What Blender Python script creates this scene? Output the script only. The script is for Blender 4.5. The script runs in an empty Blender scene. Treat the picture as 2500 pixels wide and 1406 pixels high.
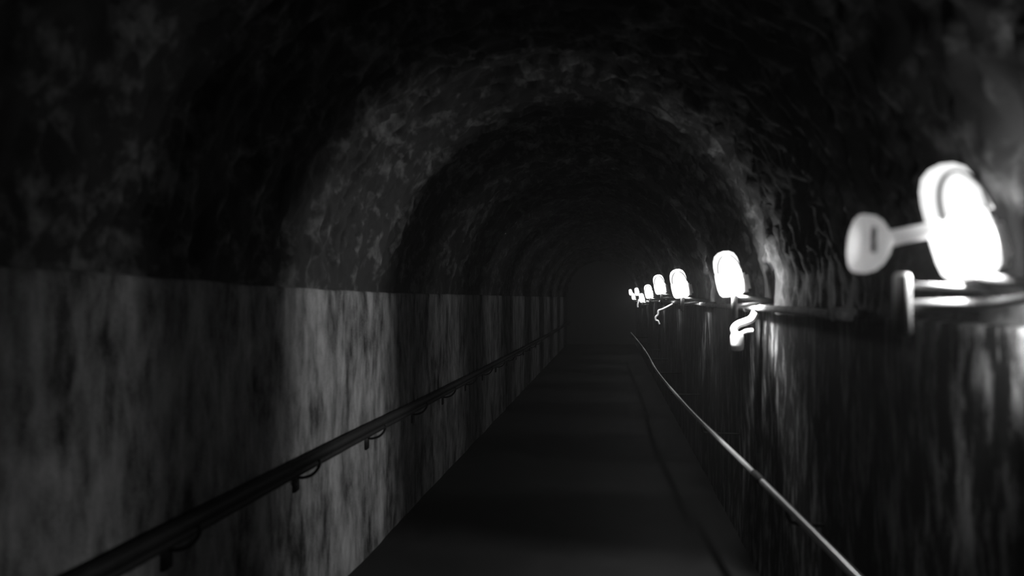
import bpy, bmesh, math, random
from mathutils import Vector, Matrix, noise

# ------------------------------------------------------------------ camera, world, exposure
sc = bpy.context.scene
C = sc.collection
EYE = 1.75                       # height of the eye over the floor; all z below are relative to it

cd = bpy.data.cameras.new('camera')
cd.sensor_width = 36.0
cd.lens = 36.0 * 1800 / 2500
cd.clip_start = 0.05
cd.dof.use_dof = True
cd.dof.focus_distance = 11.0
cd.dof.aperture_fstop = 1.3
cam = bpy.data.objects.new('camera', cd)
C.objects.link(cam)
cam.location = (0, 0, EYE)
cam.rotation_euler = (math.radians(90.757), 0, math.radians(7.6))
sc.camera = cam

w = bpy.data.worlds.new('world')
sc.world = w
w.use_nodes = True
w.node_tree.nodes['Background'].inputs[0].default_value = (0.002, 0.002, 0.002, 1)
w.node_tree.nodes['Background'].inputs[1].default_value = 1.0

sc.view_settings.view_transform = 'Standard'
sc.view_settings.look = 'None'
sc.view_settings.exposure = 0.0
sc.view_settings.gamma = 1.0
sc.view_settings.use_curve_mapping = False

sc.cycles.max_bounces = 4
sc.cycles.adaptive_threshold = 0.03
sc.cycles.diffuse_bounces = 2
sc.cycles.glossy_bounces = 2
sc.cycles.volume_bounces = 0

BULB_W = 95.0                    # power of one bulb
BULB_SPILL = 0.045               # dim all-round share, added to lift surfaces outside the beam
GLASS_E = 1.3
HAZE = 0.0085                    # scattering per metre of the added haze

# ------------------------------------------------------------------ materials
def nodes(name):
    m = bpy.data.materials.new(name)
    m.use_nodes = True
    nt = m.node_tree
    b = nt.nodes['Principled BSDF']
    return m, nt, b

def N(nt, kind, **kw):
    n = nt.nodes.new(kind)
    for k, v in kw.items():
        if k.startswith('i_'):
            key = k[2:]
            n.inputs[int(key) if key.isdigit() else key].default_value = v
        else:
            setattr(n, k, v)
    return n

def grey(v):
    return (v, v, v, 1)

def simple(name, v, rough=0.5, metal=0.0, spec=0.5, grain=0.25, scale=30):
    m, nt, b = nodes(name)
    tc = N(nt, 'ShaderNodeTexCoord')
    nz = N(nt, 'ShaderNodeTexNoise', i_Scale=scale, i_Detail=5.0)
    rp = N(nt, 'ShaderNodeValToRGB')
    rp.color_ramp.elements[0].position = 0.3
    rp.color_ramp.elements[0].color = grey(v * (1 - grain))
    rp.color_ramp.elements[1].position = 0.7
    rp.color_ramp.elements[1].color = grey(min(1, v * (1 + grain)))
    nt.links.new(tc.outputs['Object'], nz.inputs['Vector'])
    nt.links.new(nz.outputs['Fac'], rp.inputs['Fac'])
    nt.links.new(rp.outputs['Color'], b.inputs['Base Color'])
    b.inputs['Roughness'].default_value = rough
    b.inputs['Metallic'].default_value = metal
    b.inputs['Specular IOR Level'].default_value = spec
    return m

def weathered(name, dark, light, stretch, scale, fine, rough, bump, lo=0.38, hi=0.66, spec=0.3, grain=0.08):
    """mineral surface: large stretched stains, medium runs and a fine grain, with matching relief"""
    m, nt, b = nodes(name)
    tc = N(nt, 'ShaderNodeTexCoord')
    mp = N(nt, 'ShaderNodeMapping')
    mp.inputs['Scale'].default_value = stretch
    nt.links.new(tc.outputs['Object'], mp.inputs['Vector'])
    n1 = N(nt, 'ShaderNodeTexNoise', i_Scale=scale, i_Detail=6.0, i_Roughness=0.62, i_Distortion=0.4)
    n2 = N(nt, 'ShaderNodeTexNoise', i_Scale=scale * 3.3, i_Detail=5.0, i_Roughness=0.6)
    n3 = N(nt, 'ShaderNodeTexNoise', i_Scale=fine, i_Detail=2.0, i_Roughness=0.8)
    nt.links.new(mp.outputs['Vector'], n1.inputs['Vector'])
    nt.links.new(mp.outputs['Vector'], n2.inputs['Vector'])
    nt.links.new(tc.outputs['Object'], n3.inputs['Vector'])
    a1 = N(nt, 'ShaderNodeMath', operation='MULTIPLY_ADD', i_1=0.70 - grain)
    a2 = N(nt, 'ShaderNodeMath', operation='MULTIPLY_ADD', i_1=0.30)
    a3 = N(nt, 'ShaderNodeMath', operation='MULTIPLY', i_1=grain)
    nt.links.new(n3.outputs['Fac'], a3.inputs[0])
    nt.links.new(n2.outputs['Fac'], a2.inputs[0])
    nt.links.new(a3.outputs[0], a2.inputs[2])
    nt.links.new(n1.outputs['Fac'], a1.inputs[0])
    nt.links.new(a2.outputs[0], a1.inputs[2])
    rp = N(nt, 'ShaderNodeValToRGB')
    rp.color_ramp.elements[0].position = lo
    rp.color_ramp.elements[0].color = grey(dark)
    rp.color_ramp.elements[1].position = hi
    rp.color_ramp.elements[1].color = grey(light)
    nt.links.new(a1.outputs[0], rp.inputs['Fac'])
    nt.links.new(rp.outputs['Color'], b.inputs['Base Color'])
    bp = N(nt, 'ShaderNodeBump', i_Strength=bump, i_Distance=0.01)
    nt.links.new(a1.outputs[0], bp.inputs['Height'])
    nt.links.new(bp.outputs['Normal'], b.inputs['Normal'])
    b.inputs['Roughness'].default_value = rough
    b.inputs['Specular IOR Level'].default_value = spec
    return m

def lit_glass(name, e, clear):
    """frosted lamp glass: passes light, glows from the bulb inside"""
    m, nt, b = nodes(name)
    out = nt.nodes['Material Output']
    nt.nodes.remove(b)
    tr = N(nt, 'ShaderNodeBsdfTransparent', i_Color=grey(clear))
    em = N(nt, 'ShaderNodeEmission', i_Color=grey(1), i_Strength=e)
    ad = N(nt, 'ShaderNodeAddShader')
    nt.links.new(tr.outputs[0], ad.inputs[0])
    nt.links.new(em.outputs[0], ad.inputs[1])
    nt.links.new(ad.outputs[0], out.inputs['Surface'])
    return m

M = {
    'dado_left': weathered('left_concrete', 0.012, 0.36, (1, 1.9, 0.72), 2.3, 170, 0.9, 0.5, 0.40, 0.68, 0.15, 0.22),
    'dado_right': weathered('right_concrete', 0.006, 0.32, (1, 3.4, 1.0), 2.2, 170, 0.9, 0.5, 0.49, 0.68, 0.12, 0.15),
    'rock': weathered('sooty_rock', 0.017, 0.17, (1.8, 1, 1), 3.8, 60, 0.85, 0.9, 0.50, 0.70),
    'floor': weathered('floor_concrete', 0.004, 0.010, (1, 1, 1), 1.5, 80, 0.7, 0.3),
    'glass': lit_glass('bulb_glass', GLASS_E, 0.85),
    'dome': lit_glass('dome_glass', 0.70, 0.6),
    'dome_hot': lit_glass('bright_dome_glass', 1.05, 0.6),
    'wire': simple('guard_wire_steel', 0.25, 0.5, 0.3),
    'cream': simple('cream_enamel', 0.75, 0.45, grain=0.08),
    'bell': None,
    'strap': simple('painted_strap', 0.15, 0.5, grain=0.15),
    'pipe': simple('grey_conduit', 0.35, 0.95, spec=0.05, grain=0.4),
    'rail_dark': simple('black_paint', 0.012, 0.6, spec=0.2),
    'rail_white': simple('worn_bright_steel', 0.85, 0.30, 0.8, grain=0.1, scale=60),
    'band': simple('dark_band', 0.02, 0.7, spec=0.2),
    'cable': simple('pale_cable_rubber', 0.9, 0.5),
}

def frosted(name, v):
    m, nt, b = nodes(name)
    tl = N(nt, 'ShaderNodeBsdfTranslucent', i_Color=grey(v))
    mx = N(nt, 'ShaderNodeMixShader', i_Fac=0.85)
    b.inputs['Base Color'].default_value = grey(v)
    b.inputs['Roughness'].default_value = 0.5
    tc = N(nt, 'ShaderNodeTexCoord')
    nz = N(nt, 'ShaderNodeTexNoise', i_Scale=25.0)
    mr = N(nt, 'ShaderNodeMapRange')
    mr.inputs['To Min'].default_value = 0.4
    mr.inputs['To Max'].default_value = 0.6
    nt.links.new(tc.outputs['Object'], nz.inputs['Vector'])
    nt.links.new(nz.outputs['Fac'], mr.inputs['Value'])
    nt.links.new(mr.outputs[0], b.inputs['Roughness'])
    nt.links.new(b.outputs[0], mx.inputs[1])
    nt.links.new(tl.outputs[0], mx.inputs[2])
    nt.links.new(mx.outputs[0], nt.nodes['Material Output'].inputs['Surface'])
    return m
M['bell'] = frosted('frosted_plastic', 0.9)

# ------------------------------------------------------------------ helpers
def obj(name, bm, mat, parent=None, smooth=True):
    me = bpy.data.meshes.new(name)
    bmesh.ops.recalc_face_normals(bm, faces=bm.faces)
    bm.to_mesh(me)
    bm.free()
    me.materials.append(mat)
    if smooth:
        for p in me.polygons:
            p.use_smooth = True
    o = bpy.data.objects.new(name, me)
    C.objects.link(o)
    if parent:
        o.parent = parent
    return o

def thing(name, label, cat, loc=(0, 0, 0), group=None):
    o = bpy.data.objects.new(name, None)
    o.empty_display_size = 0.1
    C.objects.link(o)
    o.location = loc
    tag(o, label, cat, group)
    return o

def tag(o, label, cat, group=None):
    o['label'] = label
    o['category'] = cat
    if group:
        o['group'] = group

def tube(bm, pts, r, seg=12, caps=True):
    pts = [Vector(p) for p in pts]
    rs = r if isinstance(r, (list, tuple)) else [r] * len(pts)
    rings = []
    ref = None
    for i, p in enumerate(pts):
        t = (pts[min(i + 1, len(pts) - 1)] - pts[max(i - 1, 0)]).normalized()
        if ref is None:
            ref = Vector((0, 0, 1)) if abs(t.z) < 0.9 else Vector((1, 0, 0))
        u = (ref - t * ref.dot(t)).normalized()
        ref = u
        v = t.cross(u)
        rings.append([bm.verts.new(p + (u * math.cos(a) + v * math.sin(a)) * rs[i])
                      for a in (2 * math.pi * k / seg for k in range(seg))])
    for a, b in zip(rings, rings[1:]):
        for k in range(seg):
            bm.faces.new((a[k], a[(k + 1) % seg], b[(k + 1) % seg], b[k]))
    if caps:
        bm.faces.new(rings[0])
        bm.faces.new(rings[-1])

def lathe(bm, prof, seg=32, mat=Matrix()):
    """prof: (r, z) from bottom to top, closed at both ends"""
    rings = []
    for r, z in prof:
        if r < 1e-5:
            rings.append([bm.verts.new(mat @ Vector((0, 0, z)))])
        else:
            rings.append([bm.verts.new(mat @ Vector((r * math.cos(2 * math.pi * k / seg), r * math.sin(2 * math.pi * k / seg), z))) for k in range(seg)])
    for a, b in zip(rings, rings[1:]):
        for k in range(seg):
            k2 = (k + 1) % seg
            if len(a) == 1 and len(b) > 1:
                bm.faces.new((a[0], b[k2], b[k]))
            elif len(b) == 1 and len(a) > 1:
                bm.faces.new((a[k], a[k2], b[0]))
            elif len(a) > 1:
                bm.faces.new((a[k], a[k2], b[k2], b[k]))
    for r in (rings[0], rings[-1]):
        if len(r) > 1:
            bm.faces.new(r)

def box(bm, lo, hi, bev=0.0):
    r = bmesh.ops.create_cube(bm, size=1)
    for v in r['verts']:
        v.co = Vector(((lo[i] + hi[i]) / 2 + v.co[i] * (hi[i] - lo[i]) for i in range(3)))
    if bev:
        es = list({e for v in r['verts'] for e in v.link_edges})
        bmesh.ops.bevel(bm, geom=es, offset=bev, segments=2, affect='EDGES')

def spline(keys, n):
    """Catmull-Rom through 3D keys"""
    P = [Vector(k) for k in keys]
    P = [P[0] * 2 - P[1]] + P + [P[-1] * 2 - P[-2]]
    out = []
    for i in range(1, len(P) - 2):
        a, b, c, d = P[i - 1:i + 3]
        for k in range(n):
            t = k / n
            out.append(0.5 * ((2 * b) + (c - a) * t + (2 * a - 5 * b + 4 * c - d) * t * t + (3 * b - a - 3 * c + d) * t ** 3))
    out.append(P[-2])
    return out

def lerp_keys(keys, y):
    if y <= keys[0][0]:
        return keys[0][1]
    for (y0, v0), (y1, v1) in zip(keys, keys[1:]):
        if y <= y1:
            return v0 + (v1 - v0) * (y - y0) / (y1 - y0)
    return keys[-1][1]

# ------------------------------------------------------------------ the tunnel shell
Y0, Y1 = -6.0, 28.0
XL, XR = -1.637, 0.93            # faces of the two side walls
XC, RV = -0.354, 1.345           # vault axis and radius
ZV = EYE + 0.06                  # springing of the vault

def ys():
    out, y = [], Y0
    while y < Y1:
        out.append(y)
        y += 0.10 if y < 0.6 else (0.022 if y < 6.5 else (0.05 if y < 14 else 0.2))
    out.append(Y1)
    return out
YS = ys()

def grid(rows, name, mat):
    me = bpy.data.meshes.new(name)
    nx = len(rows[0])
    verts = [v for r in rows for v in r]
    faces = [(i * nx + j, i * nx + j + 1, (i + 1) * nx + j + 1, (i + 1) * nx + j)
             for i in range(len(rows) - 1) for j in range(nx - 1)]
    me.from_pydata(verts, [], faces)
    me.materials.append(mat)
    me.polygons.foreach_set('use_smooth', [True] * len(faces))
    o = bpy.data.objects.new(name, me)
    C.objects.link(o)
    o['kind'] = 'structure'
    return o

# ceiling: the rough rock vault, springing just behind the wall tops
NA = 170
def p_end(a):
    return min(a, math.pi - a) + 0.02
rows = []
for y in YS:
    row = []
    for j in range(NA + 1):
        a = math.radians(-8 + 196 * j / NA)
        dx, dz = math.cos(a), math.sin(a)
        s = a * RV
        p = Vector((y * 3.4, s * 1.15, 3.0))
        h = 0.05 * noise.fractal(p * 0.55, 0.9, 2.1, 3)
        p2 = Vector((y * 8.0 + 1.5 * s, s * 2.6 - y * 0.7, 11.0))
        rg = 1 - abs(noise.noise(p2)) * 2.4
        p3 = Vector((y * 15.0 - 2.0 * s, s * 5.0, 31.0))
        h += 0.050 * rg + 0.030 * (1 - abs(noise.noise(p3)) * 2.4) + 0.012 * noise.noise(Vector((y * 30, s * 14, 5)))
        fade = min(1.0, max(0.35 if a < 1.5 else 0.0, (p_end(a)) / 0.16))
        r = RV - (0.03 + (max(-0.05, min(0.10, h)) - 0.03) * fade)
        row.append((XC + r * dx, y, ZV + r * dz))
    rows.append(row)
grid(rows, 'ceiling', M['rock'])

# the two concrete side walls with their narrow top ledges
LEFT_TOP = [(-6, 0.085), (1.8, 0.082), (2.5, 0.071), (3.4, 0.050), (4.5, 0.040), (5.3, 0.032), (20, 0.022), (28, 0.02)]
RIGHT_TOP = [(-6, -0.07), (28, -0.075)]
def side_wall(name, x0, sgn, top, mat, zsteps=70):
    rows = []
    for y in YS:
        zt = EYE + lerp_keys(top, y) + 0.006 * noise.noise(Vector((y * 3, 0, 7 + sgn)))
        row = []
        for j in range(zsteps + 1):
            z = zt * j / zsteps
            d = 0.014 * noise.fractal(Vector((y * 1.3, z * 0.9, 20 + sgn * 5)), 1.0, 2.0, 4)
            row.append((x0 + sgn * d, y, z))
        row.append((x0 + sgn * 0.012, y, zt + 0.006))
        row.append((x0 + sgn * 0.20, y, zt + 0.006))
        rows.append(row)
    return grid(rows, name, mat)
side_wall('wall_left', XL, -1, LEFT_TOP, M['dado_left'])
side_wall('wall_right', XR, 1, RIGHT_TOP, M['dado_right'])

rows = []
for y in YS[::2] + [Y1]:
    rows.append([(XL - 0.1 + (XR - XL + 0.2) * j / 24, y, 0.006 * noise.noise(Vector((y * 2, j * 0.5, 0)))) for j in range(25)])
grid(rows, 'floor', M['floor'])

for nm, y in (('wall_front', Y0),):
    bm = bmesh.new()
    box(bm, (XL - 0.3, y - 0.05, -0.05), (XR + 0.4, y + 0.05, ZV + RV + 0.1))
    o = obj(nm, bm, M['rock'], smooth=False)
    o['kind'] = 'structure'

# ------------------------------------------------------------------ bulkhead lamps
def bulb_light(parent, loc, power, beam):
    ld = bpy.data.lights.new('bulb', 'POINT')
    ld.energy = 1.0
    ld.shadow_soft_size = 0.03
    ld.use_nodes = True
    nt = ld.node_tree
    em = nt.nodes['Emission']
    tc = N(nt, 'ShaderNodeTexCoord')
    sx = N(nt, 'ShaderNodeSeparateXYZ')
    ab = N(nt, 'ShaderNodeMath', operation='ABSOLUTE')
    mr = N(nt, 'ShaderNodeMapRange', interpolation_type='SMOOTHSTEP')
    mr.inputs['From Min'].default_value = beam[0]
    mr.inputs['From Max'].default_value = beam[1]
    mr.inputs['To Min'].default_value = power * 0.8
    mr.inputs['To Max'].default_value = 0.0
    m2 = N(nt, 'ShaderNodeMapRange', interpolation_type='SMOOTHSTEP')
    m2.inputs['From Min'].default_value = 0.40
    m2.inputs['From Max'].default_value = 0.84
    m2.inputs['To Min'].default_value = power * 0.36
    m2.inputs['To Max'].default_value = 0.0
    ws = N(nt, 'ShaderNodeMapRange')                      # wall-side lobe put into the emission to light the nearby rock
    ws.inputs['From Min'].default_value = -0.5
    ws.inputs['From Max'].default_value = 0.0
    wm = N(nt, 'ShaderNodeMath', operation='MULTIPLY_ADD', i_2=power * BULB_SPILL)
    sm = N(nt, 'ShaderNodeMath', operation='ADD')
    nt.links.new(tc.outputs['Normal'], sx.inputs[0])
    nt.links.new(sx.outputs['Y'], ab.inputs[0])
    nt.links.new(ab.outputs[0], mr.inputs['Value'])
    up_cut = N(nt, 'ShaderNodeMapRange')                     # upward light cut in the emission to keep the crown dark
    up_cut.inputs['From Min'].default_value = 0.1
    up_cut.inputs['From Max'].default_value = 0.8
    up_cut.inputs['To Min'].default_value = 1.0
    up_cut.inputs['To Max'].default_value = 0.25
    ml = N(nt, 'ShaderNodeMath', operation='MULTIPLY')
    nt.links.new(sx.outputs['Z'], up_cut.inputs['Value'])
    nt.links.new(ab.outputs[0], m2.inputs['Value'])
    nt.links.new(mr.outputs[0], sm.inputs[0])
    nt.links.new(sx.outputs['X'], ws.inputs['Value'])
    nt.links.new(m2.outputs[0], wm.inputs[0])
    nt.links.new(ws.outputs[0], wm.inputs[1])
    nt.links.new(wm.outputs[0], sm.inputs[1])
    nt.links.new(sm.outputs[0], ml.inputs[0])
    nt.links.new(up_cut.outputs[0], ml.inputs[1])
    dz = N(nt, 'ShaderNodeMapRange', interpolation_type='SMOOTHSTEP')   # shade low on the wall, put into the bulb's emission
    dz.inputs['From Min'].default_value = -0.97
    dz.inputs['From Max'].default_value = -0.86
    dz.inputs['To Min'].default_value = 0.92
    dz.inputs['To Max'].default_value = 0.0
    dx = N(nt, 'ShaderNodeMapRange')
    dx.inputs['From Min'].default_value = 0.06
    dx.inputs['From Max'].default_value = 0.16
    dm = N(nt, 'ShaderNodeMath', operation='MULTIPLY')
    d1 = N(nt, 'ShaderNodeMath', operation='SUBTRACT', i_0=1.0)
    mf = N(nt, 'ShaderNodeMath', operation='MULTIPLY')
    nt.links.new(sx.outputs['Z'], dz.inputs['Value'])
    nt.links.new(sx.outputs['X'], dx.inputs['Value'])
    nt.links.new(dz.outputs[0], dm.inputs[0])
    nt.links.new(dx.outputs[0], dm.inputs[1])
    nt.links.new(dm.outputs[0], d1.inputs[1])
    nt.links.new(ml.outputs[0], mf.inputs[0])
    nt.links.new(d1.outputs[0], mf.inputs[1])
    nt.links.new(mf.outputs[0], em.inputs['Strength'])
    o = bpy.data.objects.new('bulb', ld)
    C.objects.link(o)
    o.parent = parent
    o.location = loc
    return o

BODY = [(0.030, 0.000), (0.052, 0.004), (0.064, 0.018), (0.069, 0.045), (0.070, 0.090), (0.068, 0.120), (0.064, 0.130)]
DOME = [(0.064, 0.130), (0.067, 0.136), (0.066, 0.165), (0.061, 0.195), (0.049, 0.220), (0.028, 0.234), (0.0, 0.239)]

def lamp(y, label, power=1.0, scale=1.0, tilt=13.0, strap_dx=0.01, horn=False, x=0.690, z=0.035, beam=(0.20, 0.43), dome='dome_hot', fat=1.0):
    # the Empty stands at the foot of the lamp; local x points to the right wall
    t = thing('bulkhead_lamp', label, 'lamp', (x, y, EYE + z), 'bulkhead lamps along the right wall')
    R = Matrix.Rotation(math.radians(-tilt), 4, 'Y') @ Matrix.Scale(scale, 4) @ Matrix.Diagonal((fat, fat, 1, 1))
    bm = bmesh.new(); lathe(bm, BODY, 32, R); obj('glass', bm, M['glass'], t)
    bm = bmesh.new(); lathe(bm, DOME, 32, R); obj('dome', bm, M[dome], t)
    # hoop of guard wire over the dome
    bm = bmesh.new()
    hoop = []
    for k in range(25):
        a = math.pi * k / 24
        v = Vector((-0.058 * math.cos(a), -0.035, 0.125 + 0.090 * math.sin(a)))
        hoop.append(R @ Vector((v.x, v.y - 0.012 - 0.02 * (1 - math.sin(a)), v.z)))
    tube(bm, hoop, (0.0045 if horn else 0.003) * scale, 8)
    obj('guard_wire', bm, M['wire'], t)
    # enamelled housing on the wall side of the glass
    bm = bmesh.new()
    box(bm, (0.036, -0.03, 0.006), (0.094, 0.045, 0.108), 0.014)
    bmesh.ops.transform(bm, matrix=R, verts=bm.verts)
    obj('housing', bm, M['cream'], t)
    # strap and the two arms that carry the lamp on the wall
    dx = strap_dx
    bm = bmesh.new()
    tube(bm, [(dx, -0.02, -0.130), (dx, -0.02, -0.124), (dx, -0.02, 0.002), (dx, -0.02, 0.008)], [0.013, 0.018, 0.018, 0.013], 16)
    strap = obj('strap', bm, M['strap'], t)
    reach = XR - x + 0.03
    bm = bmesh.new()
    tube(bm, [(-0.02, 0, 0.000), (0.10, 0.01, -0.012), (reach, 0.015, -0.028)], 0.013, 12)
    obj('arm', bm, M['strap'], t)
    bm = bmesh.new()
    tube(bm, [(dx, -0.01, -0.066), (0.02, 0.006, -0.060), (0.12, 0.01, -0.044), (reach, 0.015, -0.030)], 0.014, 12)
    obj('arm', bm, M['strap'], t)
    if horn:
        bm = bmesh.new()
        tube(bm, [(dx + 0.025, 0.0, -0.018), (0.0, 0.004, -0.024), (0.06, 0.01, -0.048)], 0.007, 8)
        obj('stay', bm, M['strap'], t)
        # bell-shaped fitting on a stem at the open side
        Rh = Matrix.Diagonal((1.12, 1.12, 0.74, 1))
        Rh = Matrix.Translation((-0.262, -0.045, 0.074)) @ Matrix.Rotation(math.radians(6), 4, 'Y') @ Matrix.Rotation(math.radians(90), 4, 'Y') @ Rh
        bm = bmesh.new()
        lathe(bm, [(0.0, 0.004), (0.046, 0.002), (0.053, 0.0), (0.057, 0.005), (0.0575, 0.020), (0.0565, 0.042), (0.051, 0.060), (0.040, 0.076), (0.026, 0.088), (0.017, 0.094)], 32, Rh)
        bell = obj('bell_fitting', bm, M['bell'], t)
        bell['label'] = 'pale bell shaped fitting on a short stem'
        bm = bmesh.new()
        box(bm, (-0.249, -0.1125, 0.048), (-0.239, -0.103, 0.104), 0.003)
        obj('slot', bm, M['wire'], bell)
        bm = bmesh.new()
        tube(bm, [(-0.205, -0.045, 0.080), (-0.130, -0.034, 0.096), (-0.058, -0.012, 0.110)], [0.018, 0.017, 0.020], 14)
        obj('stem', bm, M['bell'], bell)
    # the bulb
    bulb_light(t, R @ Vector((0, 0, 0.08)), BULB_W * power, beam)
    return t

ORD = ['second', 'third', 'fourth', 'fifth', 'sixth', 'seventh', 'eighth', 'ninth']
L0, LS, LN = 1.45, 2.95, 1.75
lamp(LN, 'large blurred glowing lamp in the right foreground with bell shaped side fitting', 0.6, 1.09, 15, -0.156, True, beam=(0.18, 0.34), dome='dome', x=0.796, z=0.046, fat=0.82)
LABELS = [
    'second glowing wall lamp from the camera with a thick cable coil hanging beneath it',
    'third glowing wall lamp from the camera standing over a short pale strap',
    'fourth glowing wall lamp from the camera with a thin curled cable below',
    'fifth glowing wall lamp from the camera just left of the fourth',
    'sixth glowing wall lamp counted from the camera, small in the far cluster',
    'seventh glowing wall lamp counted from the camera, in the far cluster',
    'eighth tiny glowing wall lamp counted from the camera, in the far cluster',
    'ninth tiny glowing wall lamp counted from the camera, in the far cluster',
]
POW = [1.7, 0.3, 0.22, 0.22, 0.2, 0.2, 0.2, 0.2]
LY = [4.5] + [L0 + LS * k for k in range(2, 9)]
for k in range(8):
    lamp(LY[k], LABELS[k], POW[k], (1.14, 1.2, 1.15, 1.05, 0.85, 0.85, 0.8, 0.85)[k], 12, 0.0 if k else 0.005,  # second to fourth lamps enlarged, their bloom put into the shape
         x=0.695 if k else 0.72, z=(0.01, 0.0, 0.05, -0.01, -0.10, 0.06, -0.05, 0.09)[k])


lamp(L0 - LS, 'unseen wall lamp added behind the viewpoint, brightening the near vault', 0.6, 1.0, 12, 0.0)  # carries on the row out of view, added to brighten the near surfaces

# ------------------------------------------------------------------ conduit along the right wall
keys = [(0.868, y, EYE - 0.062 + 0.004 * math.sin(y * 1.7)) for y in (2.9, 4, 6, 8, 11, 15, 20, 27.5)]
bm = bmesh.new()
tube(bm, spline(keys, 6), 0.019, 12)
t = thing('conduit', 'thin grey conduit running along the right wall just below the lamps', 'conduit', (0.868, 2.9, EYE - 0.062))
o = obj('pipe', bm, M['pipe'], t)
o.location = -Vector(t.location)
for k in range(13):
    y = 3.0 + 1.9 * k
    bm = bmesh.new()
    box(bm, (-0.022, y - 2.9 - 0.012, -0.028), (0.075, y - 2.9 + 0.012, 0.026), 0.006)
    obj('clip', bm, M['pipe'], t)

# ------------------------------------------------------------------ cables hanging under the lamps
def hang(y, pts, r, label, group='cables hanging under the lamps'):
    t = thing('hanging_cable', label, 'cable', (pts[0][0], y, EYE + pts[0][1]), group)
    b0 = Vector((pts[0][0], 0, pts[0][1]))
    bm = bmesh.new()
    tube(bm, spline([Vector((p[0], p[2] if len(p) > 2 else 0.0, p[1])) - b0 for p in pts], 6), r, 12)
    obj('cord', bm, M['cable'], t)
    return t, b0

y2 = LY[0]
t, b0 = hang(y2 + 0.13, [(0.872, -0.088), (0.850, -0.128), (0.815, -0.146), (0.775, -0.160), (0.748, -0.185), (0.748, -0.215)], 0.023,
             'thick pale cable coil hanging below the second lamp')
bm = bmesh.new()
lathe(bm, [(0.022, -0.060), (0.036, -0.052), (0.040, -0.02), (0.040, 0.022), (0.034, 0.046), (0.024, 0.055)], 20,
      Matrix.Translation(Vector((0.762, -0.01, -0.262)) - b0))
obj('plug', bm, M['cable'], t)
bm = bmesh.new()
tube(bm, spline([Vector(p) - b0 for p in [(0.855, -0.01, -0.200), (0.815, -0.012, -0.204), (0.775, -0.015, -0.225)]], 6), 0.014, 10)
obj('loop', bm, M['cable'], t)
y4 = L0 + 3 * LS
hang(y4 + 0.15, [(0.86, -0.085), (0.73, -0.155), (0.665, -0.180), (0.655, -0.235), (0.625, -0.270), (0.625, -0.315), (0.655, -0.325), (0.675, -0.375)], 0.016,
     'thin curled pale cable hanging below the fourth lamp')
y6 = L0 + 5 * LS
hang(y6 + 0.15, [(0.86, -0.085), (0.68, -0.05), (0.62, -0.04), (0.60, -0.09), (0.585, -0.16), (0.59, -0.21)], 0.022,
     'tiny pale cable end hanging below the far cluster of lamps')

# ------------------------------------------------------------------ handrails
# right: pale rail, drifting away from the wall as it recedes
RK = [(0.885, -5.5), (0.88, -2.0), (0.86, 0.6), (0.804, 2.58), (0.743, 4.014), (0.639, 6.351), (0.578, 9.3), (0.595, 12.0), (0.585, 15.0), (0.533, 19.7)]
RZ = EYE - 0.92
t = thing('handrail', 'pale shining handrail running down the right side of the passage', 'handrail', (0.86, 0.6, RZ))
pts = spline([(x - 0.86, y - 0.6, 0) for x, y in RK], 10)
bm = bmesh.new()
tube(bm, pts, 0.0165, 14)
obj('rail', bm, M['rail_white'], t)
SL = Vector((0.748 - 0.86, 3.92 - 0.6, 0))
bm = bmesh.new()
d = Vector((0.743 - 0.804, 4.014 - 2.58, 0)).normalized()
tube(bm, [SL - d * 0.09, SL - d * 0.085, SL + d * 0.085, SL + d * 0.09], [0.017, 0.021, 0.021, 0.017], 14)
obj('rail_band', bm, M['band'], t)['label'] = 'short dark sleeve'  # short dark ring, slightly thicker than the rail
def on_path(pts, y):
    for a, b in zip(pts, pts[1:]):
        if a.y <= y <= b.y:
            return a.lerp(b, (y - a.y) / (b.y - a.y))
for k in range(9):
    y = 1.2 + 2.2 * k
    p = on_path(pts, y - 0.6)
    wx = XR + 0.02 - 0.86
    bm = bmesh.new()
    tube(bm, spline([(p.x, p.y, -0.012), (p.x + 0.004, p.y, -0.05), (p.x + 0.04, p.y, -0.075), (wx, p.y, -0.08)], 5), 0.008, 8)
    obj('bracket', bm, M['rail_dark'], t)

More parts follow.
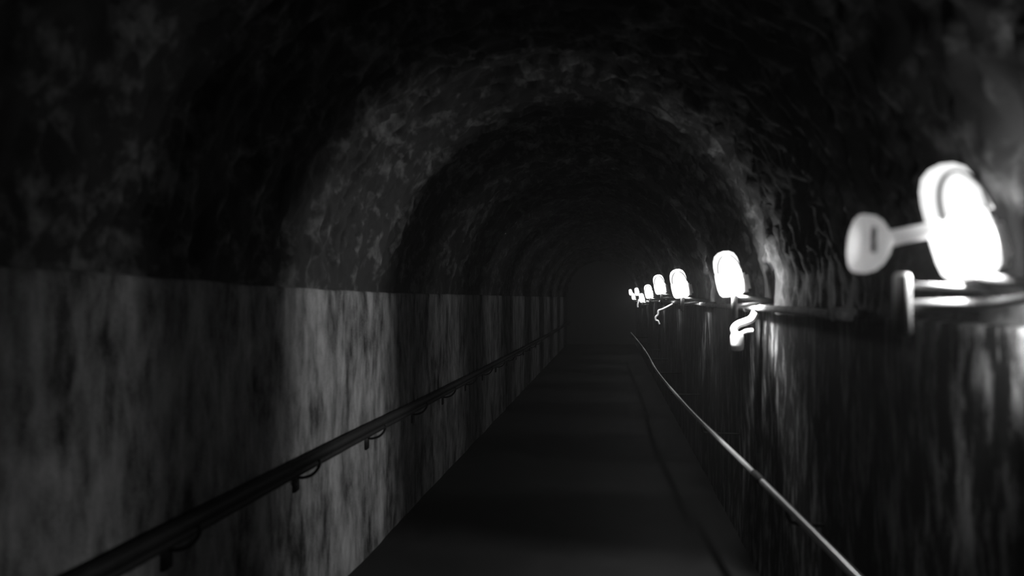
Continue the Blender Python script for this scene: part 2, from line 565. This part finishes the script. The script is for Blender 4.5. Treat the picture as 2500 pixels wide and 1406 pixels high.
# left: black rail on J-shaped brackets
LKEYS = [(-5.5, -0.80), (0.5, -0.80), (2.3, -0.805), (3.3, -0.810), (4.5, -0.818), (6.4, -0.84), (10, -0.865), (17.5, -0.90), (27.5, -0.90)]
RX = -1.505
t = thing('handrail', 'black handrail on hooked brackets along the left concrete wall', 'handrail', (RX, 0.5, EYE - 0.8))
pts = spline([(0, y - 0.5, z + 0.8) for y, z in LKEYS], 10)
bm = bmesh.new()
tube(bm, pts, 0.027, 14)
obj('rail', bm, M['rail_dark'], t)
bm = bmesh.new()
tube(bm, [p + Vector((-0.012, 0, -0.047)) for p in pts], 0.017, 12)
obj('lower_tube', bm, M['rail_dark'], t)
for k in range(14):
    y = 1.42 + 1.13 * k
    p = on_path(pts, y - 0.5)
    z = p.z
    wx = XL - RX
    bm = bmesh.new()
    tube(bm, spline([(0, p.y, z - 0.02), (0.004, p.y, z - 0.06), (-0.03, p.y, z - 0.105), (-0.08, p.y, z - 0.125), (wx + 0.005, p.y, z - 0.125)], 5), 0.008, 8)
    br = obj('bracket', bm, M['rail_dark'], t)
    bm = bmesh.new()
    box(bm, (wx - 0.02, p.y - 0.028, z - 0.20), (wx + 0.018, p.y + 0.028, z - 0.09), 0.006)
    obj('wall_plate', bm, M['rail_dark'], br)

# ------------------------------------------------------------------ thin haze added to lift the blacks and give the lamps halos
if HAZE:
    bm = bmesh.new()
    box(bm, (XL - 0.06, Y0 + 0.1, 0.03), (XR + 0.06, Y1 - 0.02, ZV + RV - 0.02))
    hm = bpy.data.materials.new('veil_haze')
    hm.use_nodes = True
    nt = hm.node_tree
    nt.nodes.remove(nt.nodes['Principled BSDF'])
    vs = N(nt, 'ShaderNodeVolumeScatter', i_Color=grey(1), i_Density=HAZE, i_Anisotropy=0.45)
    nt.links.new(vs.outputs[0], nt.nodes['Material Output'].inputs['Volume'])
    hz = obj('haze', bm, hm, smooth=False)
    hz['kind'] = 'stuff'
    tag(hz, 'thin haze added as a veil over the dark passage and a glow round the lamps', 'haze')
